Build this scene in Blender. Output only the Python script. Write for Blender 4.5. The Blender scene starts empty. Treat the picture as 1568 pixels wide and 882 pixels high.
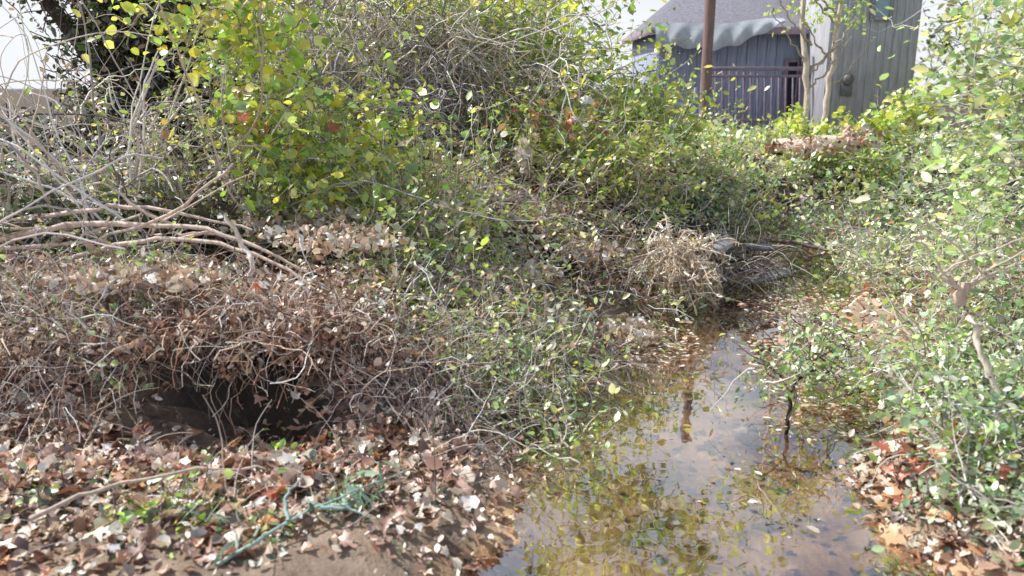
import bpy, math
import numpy as np
from mathutils import Vector
rng = np.random.default_rng(11)
scene = bpy.context.scene

# ------------------------------------------------------------------ helpers
def ss(v, a, b):
    t = np.clip((v - a) / (b - a), 0, 1)
    return t * t * (3 - 2 * t)

def link(o):
    scene.collection.objects.link(o); return o

def empty(name):
    e = bpy.data.objects.new(name, None); e.empty_display_size = .2
    return link(e)

def mesh_np(name, V, faces, mat, col=None, parent=None, smooth=False):
    me = bpy.data.meshes.new(name)
    V = np.asarray(V, np.float32)
    me.vertices.add(len(V)); me.vertices.foreach_set("co", V.ravel())
    loops = np.concatenate([f.ravel() for f in faces]).astype(np.int32)
    tot = np.concatenate([np.full(len(f), f.shape[1]) for f in faces])
    start = np.concatenate([[0], np.cumsum(tot)[:-1]]).astype(np.int32)
    me.loops.add(len(loops)); me.loops.foreach_set("vertex_index", loops)
    me.polygons.add(len(tot)); me.polygons.foreach_set("loop_start", start)
    if smooth:
        me.polygons.foreach_set("use_smooth", np.ones(len(tot), bool))
    me.update(calc_edges=True)
    if col is not None:
        at = me.color_attributes.new("Col", 'FLOAT_COLOR', 'POINT')
        c = np.ones((len(V), 4), np.float32); c[:, :3] = col
        at.data.foreach_set("color", c.ravel())
    me.materials.append(mat)
    o = link(bpy.data.objects.new(name, me))
    if parent: o.parent = parent
    return o

# terrain --------------------------------------------------------------
EY = [-60, 1, 2.55, 3.19, 4.15, 4.79, 5.64, 6.6, 7.34, 9, 11]
EL = [-.6, -.25, -.06, .05, .32, .55, .94, 1.7, 2.4, 3.6, 6]
ER = [1.5, 1.35, 1.5, 1.6, 1.95, 2.15, 2.5, 2.95, 3.4, 4.6, 7]
def H(x, y):
    x = np.asarray(x, float); y = np.asarray(y, float)
    n = .5*np.sin(3.1*x+1.3*y)*np.sin(2.3*y-.7*x) + .3*np.sin(7.3*x+2)*np.sin(6.1*y+1) + .2*np.sin(15*x+4*y)*np.sin(13*y-5*x)
    wob = .09*np.sin(4.3*y+1)+.05*np.sin(9.7*y)+.03*np.sin(21*y+3*x)
    dl = np.interp(y, EY, EL) + wob - x
    dr = x - np.interp(y, EY, ER) + wob
    hol = np.exp(-((x+1.2)/.5)**2)
    yc = 3.5 + .15*np.sin(x*2.3+.6) + .25*hol
    cut = ss(y, yc-.06-.3*(1-hol), yc+.1+.35*(1-hol))*ss(dl, .35, 1.3)
    hl = ss(dl, -.25, .55)*.19 - .06 + .34*cut + ss(y, 3.7, 7.5)*.38*ss(dl, .2, 2) + ss(dl, 1, 5)*.2*ss(y, 3, 5)
    hl = hl - .12*hol*ss(y, yc-.5, yc-.15)*(1-ss(y, yc-.05, yc+.08))
    hr = ss(dr, -.25, .4)*.2 - .06 + ss(dr, .3, 2.2)*.4
    hh = np.where(dl > -.3, hl, np.where(dr > -.3, hr, -.06))
    hh = np.where((dl <= 0) & (dr <= 0), np.maximum(np.where(dl > -.25, hl, -.9), np.where(dr > -.25, hr, -.9)), hh)
    hh = np.maximum(hh, -.06)
    w = ss(y, 7.6, 11.5)
    hh = hh*(1-w) + np.maximum(hh, .8)*w
    return hh + n*.03*(1+ss(dl, .5, 2))

# ------------------------------------------------------------------ materials
def newmat(name):
    m = bpy.data.materials.new(name); m.use_nodes = True
    nt = m.node_tree; nt.nodes.clear()
    out = nt.nodes.new('ShaderNodeOutputMaterial')
    return m, nt, out
def N(nt, t, **kw):
    n = nt.nodes.new(t)
    for k, v in kw.items():
        if k in n.inputs: n.inputs[k].default_value = v
        else: setattr(n, k, v)
    return n

def leafmat(name, trans, gloss, tr_tint):
    m, nt, out = newmat(name); L = nt.links.new
    at = N(nt, 'ShaderNodeAttribute', attribute_name="Col")
    t2 = N(nt, 'ShaderNodeVectorMath', operation='MULTIPLY'); L(at.outputs['Color'], t2.inputs[0]); t2.inputs[1].default_value = tr_tint
    d = N(nt, 'ShaderNodeBsdfDiffuse'); L(at.outputs['Color'], d.inputs['Color'])
    t = N(nt, 'ShaderNodeBsdfTranslucent'); L(t2.outputs[0], t.inputs['Color'])
    g = N(nt, 'ShaderNodeBsdfGlossy', Roughness=.45); g.inputs['Color'].default_value = (1, 1, 1, 1)
    m1 = N(nt, 'ShaderNodeMixShader'); m1.inputs[0].default_value = trans
    L(d.outputs[0], m1.inputs[1]); L(t.outputs[0], m1.inputs[2])
    m2 = N(nt, 'ShaderNodeMixShader'); m2.inputs[0].default_value = gloss
    L(m1.outputs[0], m2.inputs[1]); L(g.outputs[0], m2.inputs[2]); L(m2.outputs[0], out.inputs[0])
    return m
M_leaf = leafmat("green_leaf", .45, .13, (1.5, 1.4, .85))
M_dead = leafmat("dead_leaf", .2, .10, (1.3, 1.1, .85))

def solid(name, c1, c2, scale=8, rough=.85, stretch=(1, 1, 1), bump=.3, attr=False, spec=.3):
    m, nt, out = newmat(name); L = nt.links.new
    tc = N(nt, 'ShaderNodeTexCoord'); mp = N(nt, 'ShaderNodeMapping'); mp.inputs['Scale'].default_value = stretch
    L(tc.outputs['Object'], mp.inputs[0])
    nz = N(nt, 'ShaderNodeTexNoise', Scale=float(scale), Detail=6.0, Roughness=.65); L(mp.outputs[0], nz.inputs['Vector'])
    cr = N(nt, 'ShaderNodeValToRGB'); cr.color_ramp.elements[0].position = .32; cr.color_ramp.elements[1].position = .68
    cr.color_ramp.elements[0].color = (*c1, 1); cr.color_ramp.elements[1].color = (*c2, 1)
    L(nz.outputs['Fac'], cr.inputs[0])
    p = N(nt, 'ShaderNodeBsdfPrincipled', Roughness=rough); p.inputs['Specular IOR Level'].default_value = spec
    if attr:
        at = N(nt, 'ShaderNodeAttribute', attribute_name="Col")
        mul = N(nt, 'ShaderNodeVectorMath', operation='MULTIPLY'); L(at.outputs['Color'], mul.inputs[0]); L(cr.outputs[0], mul.inputs[1])
        L(mul.outputs[0], p.inputs['Base Color'])
    else: L(cr.outputs[0], p.inputs['Base Color'])
    b = N(nt, 'ShaderNodeBump', Strength=bump, Distance=.02); L(nz.outputs['Fac'], b.inputs['Height']); L(b.outputs[0], p.inputs['Normal'])
    L(p.outputs[0], out.inputs[0]); return m
M_bark = solid("bark", (.65, .6, .6), (1.3, 1.3, 1.3), 25, attr=True, stretch=(1, 1, .3))
m, nt, out = newmat("thin_stem"); at = N(nt, 'ShaderNodeAttribute', attribute_name="Col"); d = N(nt, 'ShaderNodeBsdfDiffuse')
nt.links.new(at.outputs['Color'], d.inputs[0]); nt.links.new(d.outputs[0], out.inputs[0]); M_stem = m
M_siding = solid("weathered_blue_siding", (.29, .34, .48), (.45, .50, .64), 6, stretch=(3, 3, .5))
M_grey = solid("weathered_grey_siding", (.36, .37, .42), (.56, .57, .61), 6, stretch=(3, 3, .4))
M_dark = solid("dark_interior", (.02, .022, .03), (.04, .045, .06), 5)
M_shingle = solid("roof_shingle", (.13, .13, .17), (.27, .27, .31), 20)
M_tarp = solid("tarp_cloth", (.42, .46, .52), (.6, .65, .70), 5, rough=.5)
M_post = solid("brown_post_wood", (.22, .14, .135), (.34, .24, .23), 10, stretch=(4, 4, .4))
M_rail = solid("railing_wood", (.26, .2, .28), (.40, .32, .40), 10)
M_wetwood = solid("wet_black_board", (.03, .03, .035), (.16, .16, .17), 9, rough=.5, spec=.4)
M_paleboard = solid("pale_board", (.2, .2, .22), (.48, .48, .5), 14)
M_glass = solid("window_glass", (.3, .45, .6), (.4, .55, .7), 3, rough=.1, spec=.6)
M_metal = solid("meter_metal", (.15, .15, .16), (.25, .25, .26), 9, rough=.4)

# ground
m, nt, out = newmat("creek_bank_soil"); L = nt.links.new
geo = N(nt, 'ShaderNodeNewGeometry'); sep = N(nt, 'ShaderNodeSeparateXYZ'); L(geo.outputs['Position'], sep.inputs[0])
n1 = N(nt, 'ShaderNodeTexNoise', Scale=2.2, Detail=8.0, Roughness=.7); L(geo.outputs['Position'], n1.inputs['Vector'])
n2 = N(nt, 'ShaderNodeTexNoise', Scale=35.0, Detail=6.0, Roughness=.7); L(geo.outputs['Position'], n2.inputs['Vector'])
c1 = N(nt, 'ShaderNodeValToRGB'); e = c1.color_ramp.elements
e[0].position = .3; e[0].color = (.14, .10, .075, 1); e[1].position = .68; e[1].color = (.52, .40, .30, 1)
L(n1.outputs['Fac'], c1.inputs[0])
c2 = N(nt, 'ShaderNodeValToRGB'); e = c2.color_ramp.elements
e[0].position = .36; e[0].color = (.10, .07, .045, 1); e[1].position = .6; e[1].color = (.88, .60, .34, 1)
e2 = c2.color_ramp.elements.new(.47); e2.color = (.52, .31, .15, 1)
L(n1.outputs['Fac'], c2.inputs[0])
mr = N(nt, 'ShaderNodeMapRange'); mr.inputs['From Min'].default_value = -.01; mr.inputs['From Max'].default_value = .05
L(sep.outputs['Z'], mr.inputs['Value'])
mx = N(nt, 'ShaderNodeMixRGB'); L(mr.outputs[0], mx.inputs[0]); L(c2.outputs[0], mx.inputs[1]); L(c1.outputs[0], mx.inputs[2])
c3 = N(nt, 'ShaderNodeMapRange'); c3.inputs['To Min'].default_value = .5; c3.inputs['To Max'].default_value = 1.5; L(n2.outputs['Fac'], c3.inputs['Value'])
mu = N(nt, 'ShaderNodeVectorMath', operation='MULTIPLY'); L(mx.outputs[0], mu.inputs[0]); L(c3.outputs[0], mu.inputs[1])
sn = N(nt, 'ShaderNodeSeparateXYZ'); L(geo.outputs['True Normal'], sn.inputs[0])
st = N(nt, 'ShaderNodeMapRange'); st.inputs['From Min'].default_value = .45; st.inputs['From Max'].default_value = .85; st.inputs['To Min'].default_value = .10; L(sn.outputs['Z'], st.inputs['Value'])  # steep cut-bank faces darkened, painting in the hollow's shadow
# soil darkened higher on the bank, painting in shade under the plants
bank_shade = N(nt, 'ShaderNodeMapRange'); bank_shade.inputs['From Min'].default_value = .22; bank_shade.inputs['From Max'].default_value = .4; bank_shade.inputs['To Min'].default_value = 1.0; bank_shade.inputs['To Max'].default_value = .28; L(sep.outputs['Z'], bank_shade.inputs['Value'])
shade_mul = N(nt, 'ShaderNodeMath', operation='MULTIPLY'); L(st.outputs[0], shade_mul.inputs[0]); L(bank_shade.outputs[0], shade_mul.inputs[1])
mu2 = N(nt, 'ShaderNodeVectorMath', operation='MULTIPLY'); L(mu.outputs[0], mu2.inputs[0]); L(shade_mul.outputs[0], mu2.inputs[1])
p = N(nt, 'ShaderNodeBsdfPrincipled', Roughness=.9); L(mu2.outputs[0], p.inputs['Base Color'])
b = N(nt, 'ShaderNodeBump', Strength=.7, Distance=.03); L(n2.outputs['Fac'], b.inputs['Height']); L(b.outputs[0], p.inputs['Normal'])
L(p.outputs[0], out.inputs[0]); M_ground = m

# water: clear, reflecting film over the modelled bed
m, nt, out = newmat("creek_water_surface"); L = nt.links.new
geo = N(nt, 'ShaderNodeNewGeometry')
nz = N(nt, 'ShaderNodeTexNoise', Scale=5.0, Detail=2.0); L(geo.outputs['Position'], nz.inputs['Vector'])
bp = N(nt, 'ShaderNodeBump', Strength=.06, Distance=.02); L(nz.outputs['Fac'], bp.inputs['Height'])
fr = N(nt, 'ShaderNodeFresnel', IOR=1.33); L(bp.outputs[0], fr.inputs['Normal'])
fm = N(nt, 'ShaderNodeMath', operation='MULTIPLY_ADD', use_clamp=True); L(fr.outputs[0], fm.inputs[0]); fm.inputs[1].default_value = 1.6; fm.inputs[2].default_value = .42
gl = N(nt, 'ShaderNodeBsdfGlossy', Roughness=.01); L(bp.outputs[0], gl.inputs['Normal'])
tr = N(nt, 'ShaderNodeBsdfTransparent'); tr.inputs[0].default_value = (.96, .93, .88, 1)
ms = N(nt, 'ShaderNodeMixShader'); L(fm.outputs[0], ms.inputs[0]); L(tr.outputs[0], ms.inputs[1]); L(gl.outputs[0], ms.inputs[2])
L(ms.outputs[0], out.inputs[0]); M_water = m

# ------------------------------------------------------------------ ground + water
def axis(a, b, step, far):
    inner = np.arange(a, b+1e-6, step); k = np.cumsum(step*1.28**np.arange(1, 36)); k = k[k < far]
    return np.concatenate([(a-k)[::-1], inner, b+k])
xs = axis(-6, 7, .045, 500); ys = axis(1.5, 12, .045, 500)
X, Y = np.meshgrid(xs, ys); Z = H(X, Y)
nx, ny = len(xs), len(ys)
i = np.arange(nx*ny).reshape(ny, nx)
F = np.stack([i[:-1, :-1], i[:-1, 1:], i[1:, 1:], i[1:, :-1]], -1).reshape(-1, 4)
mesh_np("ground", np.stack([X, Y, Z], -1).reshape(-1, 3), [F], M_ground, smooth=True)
wv = np.array([[-.7, -20, 0], [8, -20, 0], [8, 10.5, 0], [-.7, 10.5, 0]], float)
mesh_np("creek_water", wv, [np.array([[0, 1, 2, 3]])], M_water)

# ------------------------------------------------------------------ leaves and twigs
def T_simple():
    V = np.array([[0, 0, 0], [.28, .3, .05], [.24, .7, .05], [0, 1, 0], [-.24, .7, .05], [-.28, .3, .05]], float)
    return V, [np.array([[0, 1, 2, 3], [3, 4, 5, 0]])]
def T_round():
    V = np.array([[0, 0, 0], [.36, .15, .05], [.45, .5, .07], [.25, .8, .04], [0, 1, 0], [-.25, .8, .04], [-.45, .5, .07], [-.36, .15, .05], [0, .5, -.02]], float)
    return V, [np.array([[0, 1, 2, 8], [8, 2, 3, 4], [8, 4, 5, 6], [0, 8, 6, 7]])]
def T_lobed():
    prof = [(0, 0), (.12, .08), (.42, .02), (.36, .22), (.62, .45), (.36, .46), (.3, .62), (.2, .66), (0, 1.02)]
    pts = prof + [(-x, y) for x, y in prof[1:-1]][::-1]
    V = [(x, y, .04*abs(x)) for x, y in pts] + [(0, .4, -.02)]
    n = len(pts); F = np.array([[n, k, (k+1) % n] for k in range(n)])
    return np.array(V, float), [F]
def T_narrow():
    V = np.array([[0, 0, 0], [.09, .3, .02], [.08, .7, .02], [0, 1, 0], [-.08, .7, .02], [-.09, .3, .02]], float)
    return V, [np.array([[0, 1, 2, 3], [3, 4, 5, 0]])]

def leaves(name, tmpl, pos, nrm, size, col, mat, parent=None, curl=.25, r=None):
    r = r or rng; TV, TF = tmpl; n = len(pos); k = len(TV)
    nrm = nrm/np.linalg.norm(nrm, axis=1, keepdims=True)
    a = r.normal(size=(n, 3)); t = np.cross(nrm, a); t /= np.linalg.norm(t, axis=1, keepdims=True)+1e-9
    bt = np.cross(nrm, t)
    cx = r.normal(0, curl, n)[:, None]; cy = r.normal(0, curl, n)[:, None]; tw = r.normal(0, curl, n)[:, None]
    x, y, z = TV[None, :, 0], TV[None, :, 1]-.5, TV[None, :, 2]
    zz = z + cx*x*x*1.6 + cy*y*y + tw*x*y
    asp = r.uniform(.7, 1.2, n)[:, None]
    s = size[:, None, None]
    V = pos[:, None, :] + s*((x*asp)[..., None]*t[:, None] + np.broadcast_to(y, (n, k))[..., None]*bt[:, None] + zz[..., None]*nrm[:, None])
    off = (np.arange(n)*k)[:, None, None]
    faces = [(f[None]+off).reshape(-1, f.shape[1]) for f in TF]
    cc = np.repeat(col, k, 0)*r.uniform(.82, 1.15, (n*k, 1))
    return mesh_np(name, V.reshape(-1, 3), faces, mat, cc, parent)

def tubes(name, P, R, col, mat=None, parent=None, sides=3):
    K, M, _ = P.shape
    D = np.gradient(P, axis=1); D /= np.linalg.norm(D, axis=2, keepdims=True)+1e-9
    a = np.zeros((K, 1, 3)); a[:, 0] = rng.normal(size=(K, 3))
    U = np.cross(D, np.broadcast_to(a, D.shape)); U /= np.linalg.norm(U, axis=2, keepdims=True)+1e-9
    W = np.cross(D, U)
    an = np.arange(sides)*2*np.pi/sides
    V = P[:, :, None] + R[:, :, None, None]*(np.cos(an)[None, None, :, None]*U[:, :, None] + np.sin(an)[None, None, :, None]*W[:, :, None])
    idx = np.arange(K*M*sides).reshape(K, M, sides); nx_ = np.roll(idx, -1, 2)
    F = np.stack([idx[:, :-1], nx_[:, :-1], nx_[:, 1:], idx[:, 1:]], -1).reshape(-1, 4)
    c = np.repeat(col, M*sides, 0)
    return mesh_np(name, V.reshape(-1, 3), [F], mat or (M_stem if sides < 6 else M_bark), c, parent, smooth=True)

def walk(S, D, M, step, jit, grav=0.):
    P = [S]; d = D/np.linalg.norm(D, axis=1, keepdims=True)
    st = step*rng.uniform(.6, 1.4, (len(S), 1))
    for _ in range(M-1):
        d = d + rng.normal(0, jit, d.shape); d[:, 2] -= grav
        d /= np.linalg.norm(d, axis=1, keepdims=True)
        P.append(P[-1]+d*st)
    return np.stack(P, 1)

GRN = [(.28, .49, .11), (.40, .63, .15), (.14, .30, .06), (.52, .70, .22)]
YEL = [(.60, .80, .18), (.74, .80, .20), (.46, .74, .16), (.68, .74, .18)]
YLV = [(.64, .78, .12), (.80, .76, .12), (.44, .70, .12), (.36, .62, .12)]
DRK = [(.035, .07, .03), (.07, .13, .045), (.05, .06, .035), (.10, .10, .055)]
GRY = [(.40, .51, .27), (.55, .60, .38), (.24, .33, .19), (.56, .51, .44)]
TAN = [(.86, .73, .60), (.66, .50, .38), (.88, .84, .75), (.38, .23, .15)]
BRN = [(.40, .22, .16), (.62, .40, .31), (.15, .075, .06), (.82, .64, .52)]
RED = [(.66, .20, .10), (.74, .35, .14), (.44, .12, .07)]
SAGE = [(.36, .59, .32), (.52, .73, .44), (.18, .37, .18), (.75, .86, .66)]
LIM = [(.54, .80, .34), (.72, .87, .44), (.38, .62, .26)]
def pal(p, n, grp=None, var=.3):
    p = np.array(p); c = p[rng.integers(0, len(p), n)]
    return np.minimum(c*np.exp(rng.normal(0, var, (n, 1))), .9)
TWG = [(.54, .49, .50), (.70, .65, .64), (.26, .22, .23), (.42, .37, .44)]
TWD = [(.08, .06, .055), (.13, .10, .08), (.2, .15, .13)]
TWP = [(.84, .74, .65), (.60, .49, .41), (.88, .83, .77)]

def inside(n, box):
    x, y, z, rx, ry, rz = box
    v = rng.normal(size=(n, 3)); v /= np.linalg.norm(v, axis=1, keepdims=True)
    v *= rng.uniform(0, 1, (n, 1))**.4
    return v*np.array([rx, ry, rz])+np.array([x, y, z])
def lgn(n, s):
    return np.exp(np.clip(rng.normal(0, s, n), -1, .55))

def plant(name, boxes, pals, w, size=.05, M=10, step=.08, jit=.3, grav=.02, lp=1.5, tw=TWG, tr=.004,
          tmpl=None, up=.5, dirz=.4, mat=None, spread=.035, skip=0, ground=False, clump=True):
    """boxes: list of (x,y,z,rx,ry,rz,ntwigs)."""
    e = empty(name); S = []
    for b in boxes:
        S.append(inside(b[6], b[:6]))
    S = np.concatenate(S)
    if clump:   # thin out irregularly so gaps and clumps appear
        f = np.sin(S[:, 0]*5.1+S[:, 2]*3)*np.sin(S[:, 1]*4.3+1)+np.sin(S[:, 0]*2.3+S[:, 2]*6.1+S[:, 1]*1.7)
        S = S[rng.uniform(size=len(S)) < np.clip(.68+.6*f, .03, 1)]
    if ground: S[:, 2] = H(S[:, 0], S[:, 1]) + rng.uniform(0, ground, len(S))
    else: S[:, 2] = np.maximum(S[:, 2], H(S[:, 0], S[:, 1])+.02)
    K = len(S)
    D = rng.normal(size=(K, 3)); D[:, 2] = D[:, 2]*.6+dirz
    P = walk(S, D, M, step, jit, grav)
    P[:, :, 2] = np.maximum(P[:, :, 2], H(P[:, :, 0], P[:, :, 1])+.01)
    R = tr*rng.uniform(.5, 1.6, (K, 1))*np.linspace(1, .35, M)[None]
    tubes("stems", P, R, pal(tw, K), parent=e)
    if lp > 0:
        q = max(1, math.ceil(lp))
        Q = np.repeat(P[:, skip:].reshape(-1, 3), q, 0)
        g = np.repeat(np.arange(K), (M-skip)*q)
        keep = rng.uniform(size=len(Q)) < lp/q; Q = Q[keep]; g = g[keep]
        n = len(Q); Q = Q + rng.normal(0, spread, (n, 3)); Q[:, 2] = np.maximum(Q[:, 2], H(Q[:, 0], Q[:, 1])+.01)
        pi = rng.choice(len(pals), K, p=np.array(w)/sum(w))[g]
        mixm = rng.uniform(size=n) < .3
        pi[mixm] = rng.choice(len(pals), mixm.sum(), p=np.array(w)/sum(w))
        c = np.zeros((n, 3))
        for j, pp in enumerate(pals):
            mk = pi == j; c[mk] = pal(pp, mk.sum())
        c *= np.exp(rng.normal(0, .28, K))[g][:, None]; c = np.minimum(c, .9)
        nr = rng.normal(size=(n, 3)); nr[:, 2] = np.abs(nr[:, 2])*.8+up
        leaves("leaves", tmpl or T_simple(), Q, nr, size*lgn(n, .38), c, mat or M_leaf, e, r=rng)
    return e

def limb(pts, r0, r1, col, parent, name="limb", sides=10, seg=14, wob=.02):
    pts = np.array(pts, float); t = np.linspace(0, len(pts)-1, seg)
    P = np.stack([np.interp(t, np.arange(len(pts)), pts[:, k]) for k in range(3)], -1)
    for _ in range(2):
        P[1:-1] = (P[:-2]+2*P[1:-1]+P[2:])/4
    P += rng.normal(0, wob, P.shape)*np.array([1, 1, .5])
    R = np.linspace(r0, r1, seg)*rng.uniform(.9, 1.1, seg)
    return tubes(name, P[None], R[None], np.array([col]), parent=parent, sides=sides)

# --- background thickets
plant("background_trees", [(-2.0, 13.5, 2.4, 2.2, 1.2, 1.8, 360), (9.9, 15, 2.6, 2.0, 1.5, 2.0, 360), (8.8, 12.5, 1.6, 1.3, 1.0, 1.0, 220)],
      [GRN, YEL, GRY], [3, 5, 3], size=.12, M=12, step=.15, jit=.35, lp=1.4, tr=.012, spread=.1)
plant("distant_tree_line", [(-36, 42, 1.4, 8, 4, .8, 80), (-8, 44, 2, 8, 4, 1.2, 90), (24, 44, 2, 12, 4, 2.4, 140)],
      [GRY, GRN], [3, 2], size=.5, M=9, step=.4, lp=1.3, tr=.04, spread=.4)
plant("vine_thicket", [(-1.2, 9, 1.8, 1.5, 1.0, 1.4, 900), (.0, 9.2, 1.6, .8, .8, 1.2, 460),
      (-1.2, 9.6, 3.0, 1.4, .8, .9, 270), (-2.6, 8.6, 1.9, .8, .8, 1.3, 300)],
      [GRY, GRN, YEL, TAN], [4, 2.5, 5, 2], size=.05, M=14, step=.10, jit=.38, grav=.06, lp=.95, tw=TWG, tr=.007, spread=.05)
plant("yellow_green_shrub", [(.35, 8.4, 2.2, .6, .5, .8, 290), (-.4, 8.2, 2.3, .7, .5, .6, 160), (-1.5, 7.8, 2.1, .7, .5, .8, 160), (1.25, 8.4, 1.35, .65, .4, .32, 210), (.4, 7.8, 1.4, 1.0, .4, .3, 150), (1.0, 8.3, 2.3, .25, .3, .35, 22)],
      [YEL, GRN], [8, 3], size=.065, M=10, step=.085, lp=1.3, spread=.06)
plant("tall_thin_tree", [(1.55, 9.6, 3.7, .6, .5, .5, 230), (2.8, 10.4, 4.7, .7, .5, .6, 110), (.6, 9.6, 4.3, .6, .4, .5, 110), (1.7, 9.8, 5.1, .8, .5, .4, 110), (3.9, 10.8, 4.2, .5, .4, .7, 70)],
      [GRN, YEL, DRK], [3, 3, 2], size=.08, M=9, step=.08, lp=1.2, spread=.08)
e = empty("bare_vine_tangle")
S = inside(1300, (-1.1, 7.7, 1.5, 1.6, .6, .9)); D = rng.normal(size=(1300, 3)); D[:, 2] += .5
P = walk(S, D, 16, .09, .35, .05); P[:, :, 2] = np.maximum(P[:, :, 2], H(P[:, :, 0], P[:, :, 1]))
tubes("stems", P, .005*np.ones((1300, 16))*rng.uniform(.5, 1.5, (1300, 1)), pal(TWG+TWP, 1300), parent=e)

# --- ivy clad dark tree, upper left
e = empty("ivy_covered_tree")
limb([(-3.5, 7.6, .8), (-3.45, 7.6, 2), (-3.7, 7.7, 3.4), (-3.5, 7.8, 4.4)], .2, .1, (.07, .05, .045), e, "trunk")
limb([(-3.5, 7.6, 1.6), (-4.1, 7.5, 2.4), (-4.6, 7.4, 3.6)], .09, .04, (.09, .07, .06), e)
limb([(-3.55, 7.6, 2.0), (-2.9, 7.4, 2.7), (-2.5, 7.2, 3.7)], .08, .04, (.09, .07, .06), e)
S = np.concatenate([inside(620, (-3.3, 7.5, 2.2, .5, .4, 1.2)), inside(110, (-4.4, 7.5, 2.9, .9, .4, .3))]); K = len(S); D = rng.normal(size=(K, 3))
P = walk(S, D, 8, .08, .3, .08)
tubes("ivy_stems", P, np.full((K, 8), .006), pal(TWD, K), parent=e)
Q = np.repeat(P.reshape(-1, 3), 2, 0) + rng.normal(0, .05, (K*16, 3))
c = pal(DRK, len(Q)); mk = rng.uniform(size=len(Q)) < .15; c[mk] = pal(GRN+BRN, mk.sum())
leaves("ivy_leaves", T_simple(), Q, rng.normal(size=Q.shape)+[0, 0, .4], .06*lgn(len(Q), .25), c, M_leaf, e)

# --- bright yellow-green hanging vine
plant("hanging_grape_vine", [(-1.8, 5.6, 2.2, .42, .35, .5, 85), (-1.6, 5.5, 1.6, .28, .35, .45, 50), (-1.35, 5.4, 1.15, .32, .3, .3, 55), (-2.0, 5.8, 2.9, .6, .4, .4, 45), (-2.3, 5.8, 2.1, .35, .3, .3, 15), (-1.0, 5.9, 1.4, .5, .3, .4, 60)],
      [YLV, YEL, GRN, [(.86, .64, .12)]], [5, 5, 2, .8], size=.055, M=10, step=.07, jit=.35, grav=.12, lp=1.1, tmpl=T_round(), spread=.06, dirz=0, clump=False)

# --- left thicket with bare stems
plant("bramble_thicket", [(-2.9, 6, 1.0, .9, .8, .6, 230), (-2.0, 6.2, 1.1, .9, .7, .7, 320), (-4.2, 6.4, .7, 1.0, .8, .4, 80), (-2.5, 5.4, .9, .9, .6, .4, 220)],
      [GRN, YEL, TAN, GRY], [4, 2, 3, 3], size=.042, M=14, step=.07, jit=.3, grav=.04, lp=.6, tw=TWG+TWP, tr=.006)
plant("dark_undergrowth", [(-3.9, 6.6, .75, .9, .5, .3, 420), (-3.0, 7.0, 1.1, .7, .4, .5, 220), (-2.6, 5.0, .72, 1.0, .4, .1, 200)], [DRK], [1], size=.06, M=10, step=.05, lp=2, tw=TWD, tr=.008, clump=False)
e = empty("bare_brush_stems")
S = inside(150, (-2.9, 5.3, .8, 1.4, .7, .2)); S[:, 2] = H(S[:, 0], S[:, 1])
D = rng.normal(size=(150, 3))*[.6, .5, .2]+[0, 0, 1]
P = walk(S, D, 24, .085, .12, .03); tubes("stems", P, .010*rng.uniform(.3, 1.3, (150, 1))*np.linspace(1, .3, 24)[None], pal(TWP+TWG, 150), parent=e, sides=5)

e = empty("fallen_branch")
A = [[(-4.2, 4.6, .62), (-3.0, 4.5, .85), (-2.3, 4.5, .98), (-1.6, 4.4, .93), (-1.1, 4.3, .72)],
     [(-3.9, 4.9, .7), (-2.9, 4.7, .95), (-2.2, 4.6, 1.05), (-1.5, 4.6, .9)],
     [(-3.6, 4.3, .5), (-2.7, 4.4, .72), (-2.0, 4.4, .9), (-1.4, 4.2, .86), (-.9, 4.1, .6)],
     [(-4.0, 4.4, .75), (-3.1, 4.4, .8), (-2.4, 4.5, .85), (-1.9, 4.4, 1.0), (-1.5, 4.4, 1.3)]]
for k, a in enumerate(A):
    limb(a, .026-.004*k, .007, (.74, .62, .54), e, sides=7, seg=22, wob=.014)
for k in range(9):
    x0 = rng.uniform(-3.2, -1.5); limb([(x0, 4.5, .9), (x0+rng.uniform(-.5, .5), 4.5, 1.0+rng.uniform(-.3, .3)), (x0+rng.uniform(-.9, .9), 4.4, .95+rng.uniform(-.5, .3))], .010, .003, (.72, .6, .52), e, sides=5)
e = empty("leaning_stick")
limb([(-1.35, 4.1, .55), (-1.38, 4.15, .8), (-1.5, 4.2, 1.05)], .018, .01, (.84, .78, .7), e, sides=6)
limb([(-1.38, 6.1, .9), (-1.1, 6.1, 1.3), (-.85, 6.1, 1.6)], .022, .008, (.84, .78, .66), e, sides=6)

# --- slope ground-cover vines (centre)
plant("slope_vines", [(-.9, 5.6, 0, 1.3, 1.2, 0, 600), (.2, 6.5, 0, 1.5, 1.2, 0, 840), (-.1, 4.6, 0, .7, 1.0, 0, 360), (1.3, 8.3, 0, 1.5, 1.0, 0, 600), (-2.6, 5.0, 0, 1.3, .9, 0, 220)],
      [GRN, YEL, GRY, TAN, BRN], [4, 4, 2, 4, 1.5], size=.038, M=8, step=.06, jit=.35, grav=.05, lp=1.1, ground=.26, dirz=.6, tw=TWG+TWP, tr=.004)
plant("upright_slope_weeds", [(-.2, 7.2, 0, 1.3, .7, 0, 340), (.9, 7.5, 0, .8, .6, 0, 220), (-1.5, 6.4, 0, .8, .6, 0, 170), (-.6, 5.4, 0, .8, .5, 0, 90)],
      [GRN, YEL, TAN], [4, 6, 2], size=.055, M=12, step=.06, jit=.2, grav=.0, lp=1.1, ground=.3, dirz=1.3, tw=TWP, tr=.004)

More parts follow.
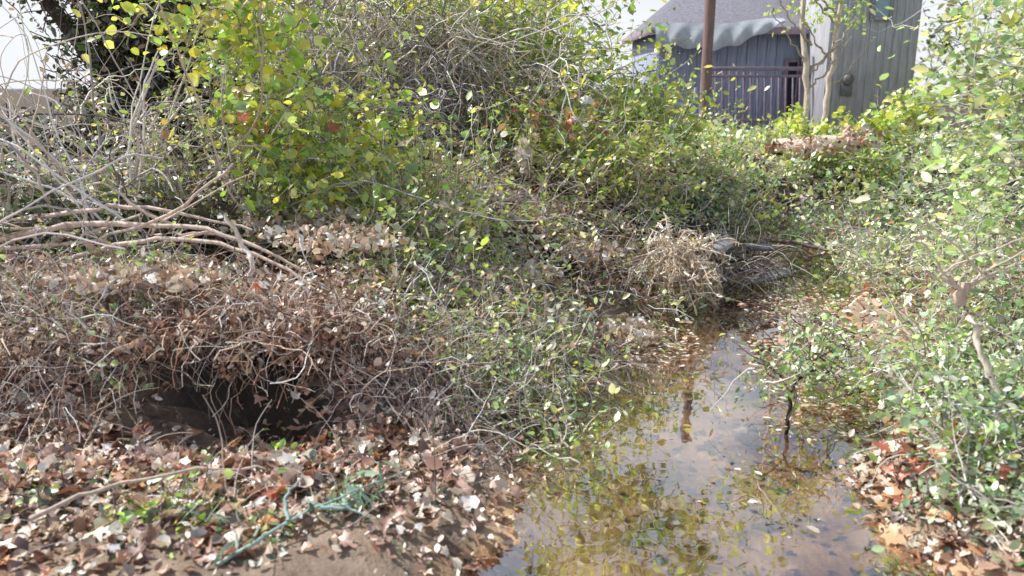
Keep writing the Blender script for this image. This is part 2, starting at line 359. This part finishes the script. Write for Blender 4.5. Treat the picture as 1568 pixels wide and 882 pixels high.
def ground_leaves(name, boxes, pals, size, tmpl, lift=.02, tilt=.5, mat=None, r_up=1., zfix=None, parent=None):
    P = []
    for (x, y, rx, ry, n, zt) in boxes:
        q = inside(n, (x, y, 0, rx, ry, 0)); q[:, 2] = H(q[:, 0], q[:, 1]) if zfix is None else zfix
        q[:, 2] += rng.uniform(0.004, 1, n)**1.5*zt + lift*rng.uniform(.2, 1, n); P.append(q)
    P = np.concatenate(P)
    if zfix is not None: P = P[H(P[:, 0], P[:, 1]) < -.005]
    n = len(P)
    nr = rng.normal(0, tilt, (n, 3)); nr[:, 2] = 1*r_up
    return leaves(name, tmpl, P, nr, size*lgn(n, .32), pal(sum(pals, []), n), mat or M_dead, curl=.5 if zfix is None else .15, parent=parent)
def heap(name, boxes, pals, size, tmpl=None):
    q = np.concatenate([inside(b[6], b[:6]) for b in boxes]); q[:, 2] = np.maximum(q[:, 2], H(q[:, 0], q[:, 1])+.01)
    n = len(q); return leaves(name, tmpl or T_simple(), q, rng.normal(size=(n, 3))+[0, 0, .3], size*lgn(n, .32), pal(sum(pals, []), n), M_dead, curl=.6)
ground_leaves("dead_leaf_pile", [(-1.5, 4.15, 1.0, .35, 2600, .26), (-2.4, 4.1, 1.0, .4, 1900, .2), (-.7, 4.0, .4, .4, 1000, .12)],
              [BRN, TAN, TAN], .038, T_simple(), tilt=1.0)
bx = [(-1.2, 3.76, .57, .6, .2, .11, 950), (-.95, 3.7, .5, .25, .18, .12, 380), (-1.75, 3.74, .52, .4, .2, .10, 400), (-.65, 3.8, .4, .22, .22, .10, 300), (-1.3, 3.62, .44, .12, .1, .1, 90), (-2.3, 3.7, .5, .5, .2, .1, 400)]
heap("overhanging_dead_brush", bx, [BRN, BRN, TAN, [(.12, .06, .05)]], .034)
e = empty("dead_brush_stems")
S = np.concatenate([inside(int(b[6]*.25), b[:6]) for b in bx]); K = len(S)
P = walk(S, rng.normal(size=S.shape)+[.2, -.2, .6], 9, .045, .35, .1); P[:, :, 2] = np.maximum(P[:, :, 2], H(P[:, :, 0], P[:, :, 1]))
tubes("stems", P, .0024*rng.uniform(.4, 1.4, (K, 1))*np.ones((1, 9)), pal(BRN+TWP+TWD, K), parent=e)
heap("dry_leaf_clumps", [(-.15, 6.6, .85, .35, .3, .10, 320), (.15, 6.4, .75, .3, .25, .08, 260), (-1.2, 5.2, .85, .35, .3, .12, 380), (-1.5, 5.0, .85, .3, .3, .1, 250), (-.6, 5.6, .8, .3, .3, .1, 260),
     (-2.2, 4.5, .7, .5, .25, .1, 450), (1.9, 8.8, .9, .5, .3, .12, 250), (.75, 5.3, .08, .3, .3, .06, 350), (-.05, 5.2, .5, .4, .3, .08, 300), (.9, 7.2, .7, .4, .3, .1, 220), (-.5, 8, 1.6, .7, .2, .4, 260),
     (-1.9, 4.0, .75, .5, .2, .06, 400), (-1.0, 4.6, .85, .4, .3, .08, 350), (.5, 6.0, .5, .4, .25, .08, 280)], [TAN, TWP], .05)
ground_leaves("bank_leaf_litter", [(-2.0, 4.7, 1.7, .9, 3800, .05), (-.5, 5, .9, 1.1, 2200, .05), (.3, 6.5, 1.4, 1.3, 2300, .08), (2.5, 9.3, 2.5, 1.2, 2600, .05), (3.4, 6, 1.0, 2, 2200, .05), (-2.5, 3.6, .9, .5, 1500, .04)],
              [TAN, BRN, TAN], .05, T_simple(), tilt=.6)
ground_leaves("fallen_leaf_litter", [(-1.5, 2.9, 1.0, .62, 420, .02), (-1.0, 3.3, .8, .45, 260, .02), (-2.1, 3.2, .9, .35, 260, .02), (.1, 3.8, .3, .6, 110, .01), (-.4, 2.9, .5, .6, 110, .01), (1.8, 3.0, .35, .8, 420, .02)],
              [TAN, BRN, BRN, [(.66, .34, .18)]], .058, T_lobed(), tilt=.5)
ground_leaves("curled_leaf_litter", [(-1.5, 2.9, 1.0, .62, 420, .03), (-1.0, 3.3, .8, .45, 320, .03), (-2.1, 3.2, .9, .4, 300, .03), (-.3, 3.1, .4, .5, 70, .02)],
              [TAN, BRN, BRN], .052, T_round(), tilt=.8)
ground_leaves("small_leaf_litter", [(-1.5, 2.9, 1.1, .7, 2800, .01), (-.6, 3.3, .8, .6, 1500, .01), (1.75, 3.0, .35, .9, 1500, .02), (-.3, 2.7, .4, .4, 250, .01)], [TAN, BRN, BRN, DRK], .028, T_simple(), tilt=.7)
ground_leaves("floating_leaves", [(1.85, 4.7, .4, .8, 480, 0), (2.3, 6.2, .5, .9, 560, 0), (1.7, 3.9, .4, .4, 130, 0), (1.1, 3.1, .5, .3, 10, 0), (.9, 5.3, .4, .6, 460, 0)],
              [TAN, TAN, BRN, TAN, TWP], .036, T_simple(), lift=.006, tilt=.1, zfix=.004)
ground_leaves("sunken_leaves", [(1.0, 3.2, .7, .8, 150, .0), (1.3, 4.6, .7, 1.2, 200, 0)], [BRN, TWD], .05, T_lobed(), lift=.012, tilt=.15)

def straw(name, boxes, M=9, step=.05, tr=.003, pals=TWP, grav=.12, dirv=(0.3, -.6, .4), jit=.2):
    e = empty(name)
    S = np.concatenate([inside(b[6], b[:6]) for b in boxes]); S[:, 2] += H(S[:, 0], S[:, 1])
    D = rng.normal(0, .8, S.shape)+np.array(dirv)
    P = walk(S, D, M, step, jit, grav); P[:, :, 2] = np.maximum(P[:, :, 2], H(P[:, :, 0], P[:, :, 1])+.004)
    K = len(S); tubes("stems", P, tr*rng.uniform(.3, 1.4, (K, 1))*np.linspace(1, .4, M)[None], pal(pals, K, var=.35), parent=e)
    return e
straw("dead_straw", [(-1.7, 4.0, .1, 1.1, .25, .1, 600), (-.4, 3.9, .08, .5, .5, .1, 750), (.1, 4.6, .06, .4, .6, .08, 600), (-2.4, 4.1, .1, 1.2, .6, .1, 750), (-.6, 5.2, .1, .9, .7, .1, 600), (-2.4, 3.6, .08, .7, .3, .08, 300), (.3, 6.2, .2, 1.2, .7, .1, 500)], pals=TWP+BRN+TWG, tr=.0024)
straw("root_tangle", [(-1.2, 3.78, .02, .8, .12, .03, 90)], pals=TWD, grav=.3, step=.03)
straw("fallen_twigs", [(-1.3, 3.0, .01, 1.2, .5, 0.01, 150), (-.2, 3.5, .01, .5, .6, .01, 140)], pals=TWP+TWD, grav=.1, step=.04, jit=.12, dirv=(0, 0, .1), tr=.003)

plant("bank_edge_sprigs", [(-.1, 4.1, 0, .5, .5, 0, 220), (.35, 5.0, 0, .4, .6, 0, 180), (-.5, 4.4, 0, .7, .4, 0, 220), (.8, 5.9, 0, .5, .5, 0, 180), (.2, 3.7, 0, .25, .4, 0, 60), (-1.6, 4.2, .1, .9, .3, 0, 190), (-2.4, 3.9, 0, .8, .4, 0, 110)],
      [GRN, SAGE, BRN, YEL], [5, 3, 2, 1], size=.032, M=7, step=.05, lp=1.2, ground=.14, dirz=.7, tw=TWP)
plant("seedlings", [(-1.1, 3.35, 0, .3, .12, 0, 25), (-1.3, 2.75, 0, .25, .2, 0, 30), (-.75, 2.75, 0, .3, .2, 0, 20), (-1.9, 2.9, 0, .3, .3, 0, 20)],
      [GRN, DRK], [4, 2], size=.032, M=5, step=.03, lp=1.2, ground=.01, dirz=1.0)

e = empty("grass_tuft")
S = np.concatenate([inside(70, (-1.25, 2.75, 0, .16, .1, 0)), inside(60, (-1.55, 2.9, 0, .15, .1, 0)), inside(60, (-.62, 2.8, 0, .12, .1, 0)), inside(40, (-1.0, 2.65, 0, .2, .05, 0))]); S[:, 2] = H(S[:, 0], S[:, 1])
P = walk(S, rng.normal(0, .6, S.shape)+[0, 0, .9], 7, .022, .12, .12)
tubes("blades", P, .0025*np.linspace(1, .2, 7)[None]*np.ones((len(S), 1)), pal(DRK+GRN[:1]+SAGE, len(S)), parent=e)
e = empty("blue_green_weed")
for a in [[(-1.0, 2.42, .13), (-.8, 2.58, .20), (-.62, 2.74, .22), (-.42, 2.98, .20)], [(-.8, 2.58, .2), (-.83, 2.68, .25), (-.78, 2.76, .29)], [(-.7, 2.66, .21), (-.58, 2.66, .2), (-.5, 2.64, .17)]]:
    limb(a, .008, .002, (.38, .54, .5), e, "stem", sides=6, wob=.004)
t = rng.uniform(0, 1, 26)[:, None]
pp = np.array([-1.0, 2.44, .16])*(1-t)+np.array([-.45, 2.95, .22])*t+rng.normal(0, .03, (26, 3))
leaves("blade_leaves", T_narrow(), pp, rng.normal(0, .6, pp.shape)+[0, 0, 1], rng.uniform(.06, .15, 26), pal([(.36, .55, .47), (.44, .62, .54), (.2, .38, .26)], 26), M_leaf, e)

# --- middle right: green plants before the shed
plant("bank_top_plants", [(1.9, 9.5, 0, 1.2, 1.0, 0, 560), (3.6, 9.6, 0, 1.4, 1.1, 0, 600), (3.0, 11.5, 0, 2.0, .9, 0, 400), (5.3, 10.8, 0, 1.6, 1.2, 0, 450), (6.5, 13, 0, 1.8, 1.0, 0, 240), (2.6, 13, 0, 1.2, .9, 0, 160)],
      [GRN, YEL, SAGE, TAN], [5, 4, 4, 2.5], size=.055, M=8, step=.05, lp=1.3, ground=.08, dirz=.6, tr=.005, tw=TWP)
plant("creek_end_shrub", [(2.1, 8.1, .3, .8, .5, .25, 200), (3.2, 8.3, .3, .7, .5, .25, 220), (4.0, 7.4, .35, .6, .8, .3, 230), (1.2, 7.2, .5, .4, .4, .25, 110)],
      [GRN, SAGE, DRK, TAN, YEL], [5, 4, 1, 2, 2], size=.045, M=9, step=.055, lp=1.2, tr=.004)

# --- right bank shrubs
plant("right_bank_shrub", [(3.1, 5.6, .4, .5, .9, .28, 270), (3.05, 4.6, .42, .55, .7, .3, 250), (2.6, 4.4, .25, .35, .5, .15, 140), (2.9, 6.4, .3, .3, .6, .25, 150), (2.25, 3.9, .22, .3, .4, .12, 110)],
      [SAGE, GRN, GRY, BRN, LIM], [4, 3, 2, 2, 2], size=.038, M=10, step=.055, lp=.9, tw=TWG+TWP, tr=.004)
plant("honeysuckle_bush", [(2.0, 3.15, .27, .4, .35, .15, 130), (1.85, 2.8, .18, .25, .3, .10, 65), (2.25, 3.55, .3, .35, .3, .16, 100)],
      [SAGE, GRN, DRK], [6, 3, 2], size=.032, M=8, step=.04, lp=1.5, tw=TWG+TWP, spread=.03, clump=False)
e0 = plant("overhanging_tree_branch", [(2.25, 3.9, 1.9, .38, .5, .3, 80), (2.7, 4.2, 2.3, .6, .5, .35, 90), (2.45, 4.0, 1.45, .35, .4, .3, 75), (3.0, 4.8, 1.3, .4, .5, .5, 110), (2.7, 4.3, .95, .35, .4, .25, 60)],
      [SAGE, LIM, YEL], [3, 7, 1], size=.046, M=10, step=.06, lp=1.2, grav=.08, up=.8, tr=.003, spread=.05)
limb([(4.5, 4.2, .5), (4.2, 4.2, 2), (3.6, 4.1, 2.6), (3.0, 4.0, 2.5), (2.3, 3.9, 2.3)], .08, .012, (.3, .25, .22), e0)

# --- saplings before the shed
for k, (x, y, lean, zt) in enumerate([(4.25, 12, -.12, 4.6), (4.62, 12.2, .1, 4.8)]):
    e = empty("thin_sapling")
    limb([(x, y, .75), (x+.05, y, 1.6), (x+lean, y, 2.6), (x+lean*1.5, y, zt)], .05, .03, (.7, .62, .55), e, "trunk", seg=18, wob=.01)
    for q in range(5):
        z0 = rng.uniform(1.5, 3.2); s = rng.choice([-1, 1])
        limb([(x+.02, y, z0), (x+s*.3, y-.1, z0+.3), (x+s*.6, y-.1, z0+.75)], .018, .006, (.5, .43, .38), e, "branch", sides=6)
    S = inside(34, (x, y, 3.0, .8, .3, .6)); P = walk(S, rng.normal(size=S.shape), 6, .07, .3, 0)
    Q = P.reshape(-1, 3); leaves("leaves", T_simple(), Q, rng.normal(size=Q.shape)+[0, 0, .5], np.full(len(Q), .08), pal(GRN+YEL, len(Q)), M_leaf, e)
plant("sapling_base_shoots", [(4.2, 11.6, 1.0, .4, .2, .18, 60), (3.85, 11.3, 1.2, .1, .1, .25, 12), (5.1, 11.4, 1.05, .4, .2, .25, 60), (6.0, 12.5, 1.3, .5, .3, .4, 60)], [YEL, GRN], [6, 1], size=.08, M=6, step=.06, lp=1.2, tmpl=T_round(), clump=False)

# ------------------------------------------------------------------ box building parts
def boxes_mesh(name, bl, mat, parent=None):
    V, F = [], []
    for b in bl:
        (x0, y0, z0, x1, y1, z1) = b[:6]; sh = b[6] if len(b) > 6 else 0
        o = len(V)
        for z in (z0, z1):
            dx = sh if z == z1 else 0
            V += [(x0+dx, y0, z), (x1+dx, y0, z), (x1+dx, y1, z), (x0+dx, y1, z)]
        F += [[o+3, o+2, o+1, o], [o+4, o+5, o+6, o+7], [o, o+1, o+5, o+4], [o+1, o+2, o+6, o+5], [o+2, o+3, o+7, o+6], [o+3, o, o+4, o+7]]
    ob = mesh_np(name, np.array(V), [np.array(F)], mat, None, parent)
    bv = ob.modifiers.new("bevel", 'BEVEL'); bv.width = .004; bv.segments = 1; bv.limit_method = 'ANGLE'
    return ob
shed = empty("garden_shed")
yb = 17.0
bl = []
x = 3.0
while x < 6.2:
    bl.append((x, yb+rng.uniform(0, .008), .55, x+.196, yb+.05, 2.95)); x += .2
boxes_mesh("front_wall_boards", bl, M_siding, shed)
boxes_mesh("front_battens", [(3.0+.2*k-.02, yb-.02, .55, 3.0+.2*k+.02, yb-.002, 2.94) for k in range(17)], M_siding, shed)
boxes_mesh("left_wall", [(2.96, yb+.055, .55, 3.0, 20.5, 2.95), (2.95, 20.5, .55, 7.5, 20.55, 2.95)], M_siding, shed)
boxes_mesh("wall_core", [(3.02, yb+.06, .56, 6.15, yb+.1, 2.93)], M_dark, shed)
boxes_mesh("doorway", [(5.62, yb-.06, .6, 5.8, yb-.03, 2.2)], M_dark, shed)
boxes_mesh("door_trim", [(5.54, yb-.07, .6, 5.62, yb-.02, 2.28), (5.8, yb-.07, .6, 5.84, yb-.02, 2.28), (5.62, yb-.07, 2.2, 5.8, yb-.02, 2.28)], M_rail, shed)
bl = []; x = 5.85
while x < 7.4:
    bl.append((x, 15.5+rng.uniform(0, .01), .5, x+.145, 15.55, 4.2)); x += .15
boxes_mesh("annex_boards", bl, M_grey, shed)
boxes_mesh("annex_side", [(5.86, 15.56, .5, 5.9, yb-.03, 4.2), (7.45, 15.56, .5, 7.5, 20.4, 4.2)], M_grey, shed)
boxes_mesh("annex_window", [(6.62, 15.47, 2.95, 6.9, 15.49, 3.7)], M_glass, shed)
boxes_mesh("annex_window_frame", [(6.56, 15.45, 2.89, 6.62, 15.498, 3.76), (6.9, 15.45, 2.89, 6.96, 15.498, 3.76), (6.62, 15.45, 2.89, 6.9, 15.498, 2.95), (6.62, 15.45, 3.7, 6.9, 15.498, 3.76)], M_paleboard, shed)
V = np.array([(2.75, 16.6, 2.85), (6.3, 16.6, 2.85), (6.3, 20.8, 2.85), (2.75, 20.8, 2.85), (4.0, 18.7, 4.0), (6.3, 18.7, 4.0)])
mesh_np("roof", V, [np.array([[0, 1, 5, 4], [2, 3, 4, 5]]), np.array([[3, 0, 4]])], M_shingle, None, shed)
boxes_mesh("fascia", [(2.73, 16.57, 2.72, 6.3, 16.598, 2.86), (2.722, 16.6, 2.72, 2.748, 20.8, 2.86)], M_rail, shed)
V = np.array([(5.6, 15.2, 4.2), (7.8, 15.2, 4.2), (7.8, 20.8, 4.2), (5.6, 20.8, 4.2), (6.7, 15.2, 5.0), (6.7, 20.8, 5.0)])
mesh_np("annex_roof", V, [np.array([[3, 0, 4, 5], [1, 2, 5, 4]]), np.array([[0, 1, 4]])], M_shingle, None, shed)
U, T = np.meshgrid(np.linspace(0, 1, 60), np.linspace(0, 1, 14))
x = 2.8+U*2.5; zt = 2.88+.03*np.sin(U*9)+.12*U
drop = .38*(1-.75*U**3)+.08*np.sin(U*math.pi)+.03*np.sin(U*31)
z = zt-T*drop-.05*np.sin(U*math.pi)*T; y = 16.5-.12*np.sin(T*2.2)-.05*np.sin(U*38+T*3)*T
i = np.arange(U.size).reshape(U.shape); F = np.stack([i[:-1, :-1], i[:-1, 1:], i[1:, 1:], i[1:, :-1]], -1).reshape(-1, 4)
mesh_np("tarp", np.stack([x, y, z], -1).reshape(-1, 3), [F], M_tarp, None, shed, smooth=True)
boxes_mesh("deck", [(2.9, 15.2+.15*k, .86, 5.8, 15.34+.15*k, .9) for k in range(11)]+[(2.95, 15.24, .4, 3.05, 15.34, .858), (5.6, 15.24, .4, 5.7, 15.34, .858)], M_rail, shed)
bal = [(3.78+.13*k, 15.25, 1.0, 3.81+.13*k, 15.28, 2.02-.012*k, -.06) for k in range(13)]
boxes_mesh("railing", bal+[(3.62, 15.21, 2.0, 5.45, 15.24, 2.07), (3.62, 15.205, 1.88, 5.45, 15.235, 1.93), (3.62, 15.21, 1.08, 5.45, 15.24, 1.14), (5.42, 15.26, .9, 5.5, 15.34, 2.1)], M_rail, shed)
boxes_mesh("bench", [(2.95, 15.3, 1.55, 3.5, 15.34, 1.6), (2.95, 15.3, 1.38, 3.5, 15.34, 1.43), (2.85, 15.1, 1.18, 3.5, 15.6, 1.22), (2.9, 15.12, .9, 2.96, 15.18, 1.18), (3.42, 15.12, .9, 3.48, 15.18, 1.18), (2.9, 15.5, .9, 2.96, 15.56, 1.7), (3.42, 15.5, .9, 3.48, 15.56, 1.7)], M_siding, shed)
def cyl(name, c, r, d, mat, parent, n=20):
    a = np.linspace(0, 2*np.pi, n, endpoint=False)
    ring = np.stack([np.cos(a)*r, np.zeros(n), np.sin(a)*r], -1)
    dv = np.array([0, d, 0])
    V = np.concatenate([ring, ring*.8-dv*.3, ring+dv, [[0, 0, 0]]*n, ring*0-dv*.5])+np.array(c)
    k = np.arange(n); k2 = (k+1) % n
    F = [np.stack([k, k2, k2+2*n, k+2*n], -1), np.stack([k, k+n, k2+n, k2], -1)]
    F3 = [np.stack([k+n, k+4*n, k2+n], -1)]
    return mesh_np(name, V, F+F3, mat, None, parent)
cyl("electric_meter", (6.25, 15.4, 1.85), .1, .08, M_metal, shed)
boxes_mesh("meter_box", [(6.15, 15.44, 1.55, 6.35, 15.498, 1.74)], M_metal, shed)

post = empty("wooden_post")
limb([(3.52, 15.0, .4), (3.5, 15, 2.5), (3.5, 15, 5.2)], .1, .095, (1, 1, 1), post, "pole", sides=14, wob=.002)
for o in post.children:
    o.data.materials.clear(); o.data.materials.append(M_post)

# ------------------------------------------------------------------ log, debris, sticks
e = empty("rotting_log")
limb([(3.3, 10.2, .92), (3.8, 10.1, .98), (4.3, 10.2, 1.0), (4.7, 10.4, .95)], .16, .09, (.85, .7, .6), e, "trunk", sides=12, seg=18, wob=.02)
limb([(3.9, 10.1, 1.0), (4.1, 10.05, 1.12), (4.15, 10.0, 1.25)], .04, .02, (.7, .55, .46), e, "stub", sides=7)
heap("brown_leaf_heap", [(3.7, 10.0, 1.0, .6, .2, .12, 260), (4.3, 10.1, 1.12, .3, .15, .14, 150)], [BRN, RED, TAN, TAN, TAN, TAN], .06)
plant("log_sprouts", [(3.6, 9.8, .8, .6, .2, .12, 50), (4.5, 9.9, .85, .4, .2, .15, 50)], [GRN, YEL], [1, 1], size=.05, M=7, step=.05, lp=1.2)
e = empty("broken_board_pile")
def plank(c, l, w, t, rz, rx, ry, mat):
    o = boxes_mesh("board", [(-l/2, -w/2, -t/2, l*.2, w*.42, t/2), (-l*.22, -w*.38, -t*.4, l/2, w/2, t*.62)], mat, e)
    o.location = c; o.rotation_euler = (rx, ry, rz)
for k in range(11):
    plank((1.95+rng.uniform(-.35, .4), 7.0+rng.uniform(-.3, .35), .10+.03*k), rng.uniform(.2, .5), .12, .018, rng.uniform(-1.2, 1.2), rng.uniform(-.6, .5), rng.uniform(-.35, .35), M_wetwood if k % 5 else M_paleboard)
straw("debris_twigs", [(2.0, 7.0, .2, .5, .4, .15, 260), (1.6, 6.8, .1, .3, .3, .1, 150)], pals=TWP+TWD+TWG, tr=.004)
e = empty("dead_drooping_weed")
S = np.concatenate([inside(190, (1.3, 6.2, .42, .15, .13, .06)), inside(60, (1.5, 6.6, .35, .2, .15, .06)), inside(50, (1.15, 6.5, .3, .3, .2, .06))]); K = len(S)
P = walk(S, rng.normal(0, .8, S.shape)+[0, -.3, .3], 9, .045, .25, .28)
tubes("stems", P, np.full((K, 9), .004), pal(TWP, K), parent=e)
Q = P[:, 3:].reshape(-1, 3); leaves("leaves", T_narrow(), Q, rng.normal(size=Q.shape), np.full(len(Q), .1), pal([(.88, .76, .62), (.68, .52, .39)], len(Q)), M_dead, e)
S = inside(36, (.1, 6.6, 1.15, .05, .05, .16)); e = empty("dried_seed_stalk")
limb([(.12, 6.6, .7), (.1, 6.6, 1.3)], .008, .004, (.7, .6, .5), e, "stalk", sides=5)
leaves("husks", T_simple(), S, rng.normal(size=S.shape)*[1, 1, .3], np.full(36, .12), pal([(.88, .8, .7)], 36), M_dead, e)
heap("red_leaves", [(.45, 7.0, 1.45, .5, .3, .25, 45), (-1.7, 5.3, 1.3, .6, .3, .4, 30)], [RED, BRN], .065, T_lobed())
ground_leaves("red_fallen_leaves", [(1.85, 3.1, .3, .3, 60, .15), (-1.2, 3.2, 1.0, .6, 30, .02), (3.4, 6, .6, 1, 30, .3), (-1.5, 4.0, .8, .3, 25, .25)], [RED], .06, T_lobed(), tilt=.5, lift=.03)

e = empty("bent_black_stick")
limb([(1.42, 3.85, -.04), (1.43, 3.85, .1), (1.42, 3.87, .2), (1.5, 3.9, .27), (1.62, 3.95, .3)], .012, .005, (.04, .03, .03), e, "stick", sides=7, wob=.005)
limb([(1.42, 3.87, .2), (1.36, 3.9, .29), (1.25, 3.95, .33)], .007, .003, (.05, .04, .04), e, "twig", sides=5, wob=.004)
e = empty("pale_dead_stem")
limb([(2.16, 3.3, .32), (2.1, 3.35, .48), (2.05, 3.42, .66), (2.02, 3.5, .78)], .016, .014, (.8, .7, .6), e, "stem", sides=9, wob=.006)
limb([(2.02, 3.5, .76), (2.01, 3.5, .8), (2.04, 3.5, .84)], .03, .02, (.6, .48, .4), e, "knot", sides=9, seg=6, wob=.006)
for k in range(7):
    limb([(2.02, 3.5, .82), (2.02+rng.uniform(-.15, .2), 3.5, .89), (2.02+rng.uniform(-.4, .35), 3.5, .96+rng.uniform(-.1, .25))], .008, .003, (.66, .56, .48), e, "twig", sides=5, wob=.005)
plant("water_edge_twigs", [(1.85, 4.3, .12, .3, .3, .08, 80), (1.5, 3.87, .29, .28, .15, .06, 60), (2.1, 5.0, .12, .25, .5, .08, 60)], [GRN, SAGE, BRN], [4, 3, 2], size=.032, M=8, step=.04, lp=1.1, tw=TWG+TWD, tr=.004, clump=False)
e = empty("driftwood_branch")
limb([(2.3, 7.4, .35), (2.9, 6.9, .3), (3.1, 6.2, .2)], .02, .01, (.15, .11, .1), e)
limb([(2.8, 7.0, .32), (2.5, 6.6, .3), (2.3, 6.5, .4)], .014, .005, (.15, .11, .1), e)
e = empty("foreground_stick")
limb([(-1.75, 2.6, .2), (-1.5, 2.85, .22), (-1.1, 3.0, .2), (-.9, 3.05, .16)], .009, .004, (.6, .5, .42), e, "stick", sides=7, wob=.012)

# ------------------------------------------------------------------ light, sky, camera
AZ = math.radians(-72)     # sun direction, measured from +Y towards +X
EL_ = math.radians(50)
w = bpy.data.worlds.new("World"); scene.world = w; w.use_nodes = True
nt = w.node_tree; bg = nt.nodes['Background']
sky = nt.nodes.new('ShaderNodeTexSky'); sky.sky_type = 'NISHITA'; sky.sun_disc = False
sky.sun_elevation = EL_; sky.sun_rotation = AZ; sky.air_density = 1.0; sky.dust_density = 2.5
# bright haze / broken cloud added over the blue sky for fill and reflections, thicker toward the horizon
tc = nt.nodes.new('ShaderNodeTexCoord'); cn = nt.nodes.new('ShaderNodeTexNoise'); cn.inputs['Scale'].default_value = 5.0; cn.inputs['Detail'].default_value = 5
nt.links.new(tc.outputs['Generated'], cn.inputs['Vector'])
cm = nt.nodes.new('ShaderNodeMapRange'); cm.inputs['From Min'].default_value = .42; cm.inputs['From Max'].default_value = .58
cm.inputs['To Min'].default_value = .1; cm.inputs['To Max'].default_value = .9
nt.links.new(cn.outputs['Fac'], cm.inputs['Value'])
sp = nt.nodes.new('ShaderNodeSeparateXYZ'); nt.links.new(tc.outputs['Generated'], sp.inputs[0])
hz = nt.nodes.new('ShaderNodeMapRange'); hz.inputs['From Min'].default_value = .35; hz.inputs['From Max'].default_value = .7; hz.inputs['To Min'].default_value = 1.0; hz.inputs['To Max'].default_value = .1
nt.links.new(sp.outputs['Z'], hz.inputs['Value'])
mm = nt.nodes.new('ShaderNodeMath'); mm.operation = 'MULTIPLY'; nt.links.new(cm.outputs[0], mm.inputs[0]); nt.links.new(hz.outputs[0], mm.inputs[1])
lo_h = nt.nodes.new('ShaderNodeMapRange'); lo_h.inputs['From Min'].default_value = .08; lo_h.inputs['From Max'].default_value = .28; lo_h.inputs['To Min'].default_value = .95; lo_h.inputs['To Max'].default_value = 0.0
nt.links.new(sp.outputs['Z'], lo_h.inputs['Value'])
mxm = nt.nodes.new('ShaderNodeMath'); mxm.operation = 'MAXIMUM'; nt.links.new(mm.outputs[0], mxm.inputs[0]); nt.links.new(lo_h.outputs[0], mxm.inputs[1])
mixc = nt.nodes.new('ShaderNodeMixRGB'); mixc.inputs[2].default_value = (7.4, 7.6, 7.9, 1)
nt.links.new(mxm.outputs[0], mixc.inputs[0]); nt.links.new(sky.outputs[0], mixc.inputs[1])
nt.links.new(mixc.outputs[0], bg.inputs[0]); bg.inputs[1].default_value = .13
sd = Vector((math.sin(AZ)*math.cos(EL_), math.cos(AZ)*math.cos(EL_), math.sin(EL_)))
ld = bpy.data.lights.new("sun", 'SUN'); ld.energy = 5; ld.angle = math.radians(.5); ld.color = (1, .97, .91)
lo = link(bpy.data.objects.new("sun", ld)); lo.rotation_euler = sd.to_track_quat('Z', 'Y').to_euler()

cd = bpy.data.cameras.new("camera"); cam = link(bpy.data.objects.new("camera", cd))
cam.location = (0, 0, 1.7); cam.rotation_euler = (math.radians(90-14), 0, 0)
cd.angle = math.radians(65); cd.clip_end = 2000; cd.clip_start = .05
cd.dof.use_dof = True; cd.dof.focus_distance = 6.0; cd.dof.aperture_fstop = 2.0
scene.camera = cam
scene.view_settings.view_transform = 'Standard'; scene.view_settings.look = 'None'; scene.view_settings.exposure = 0
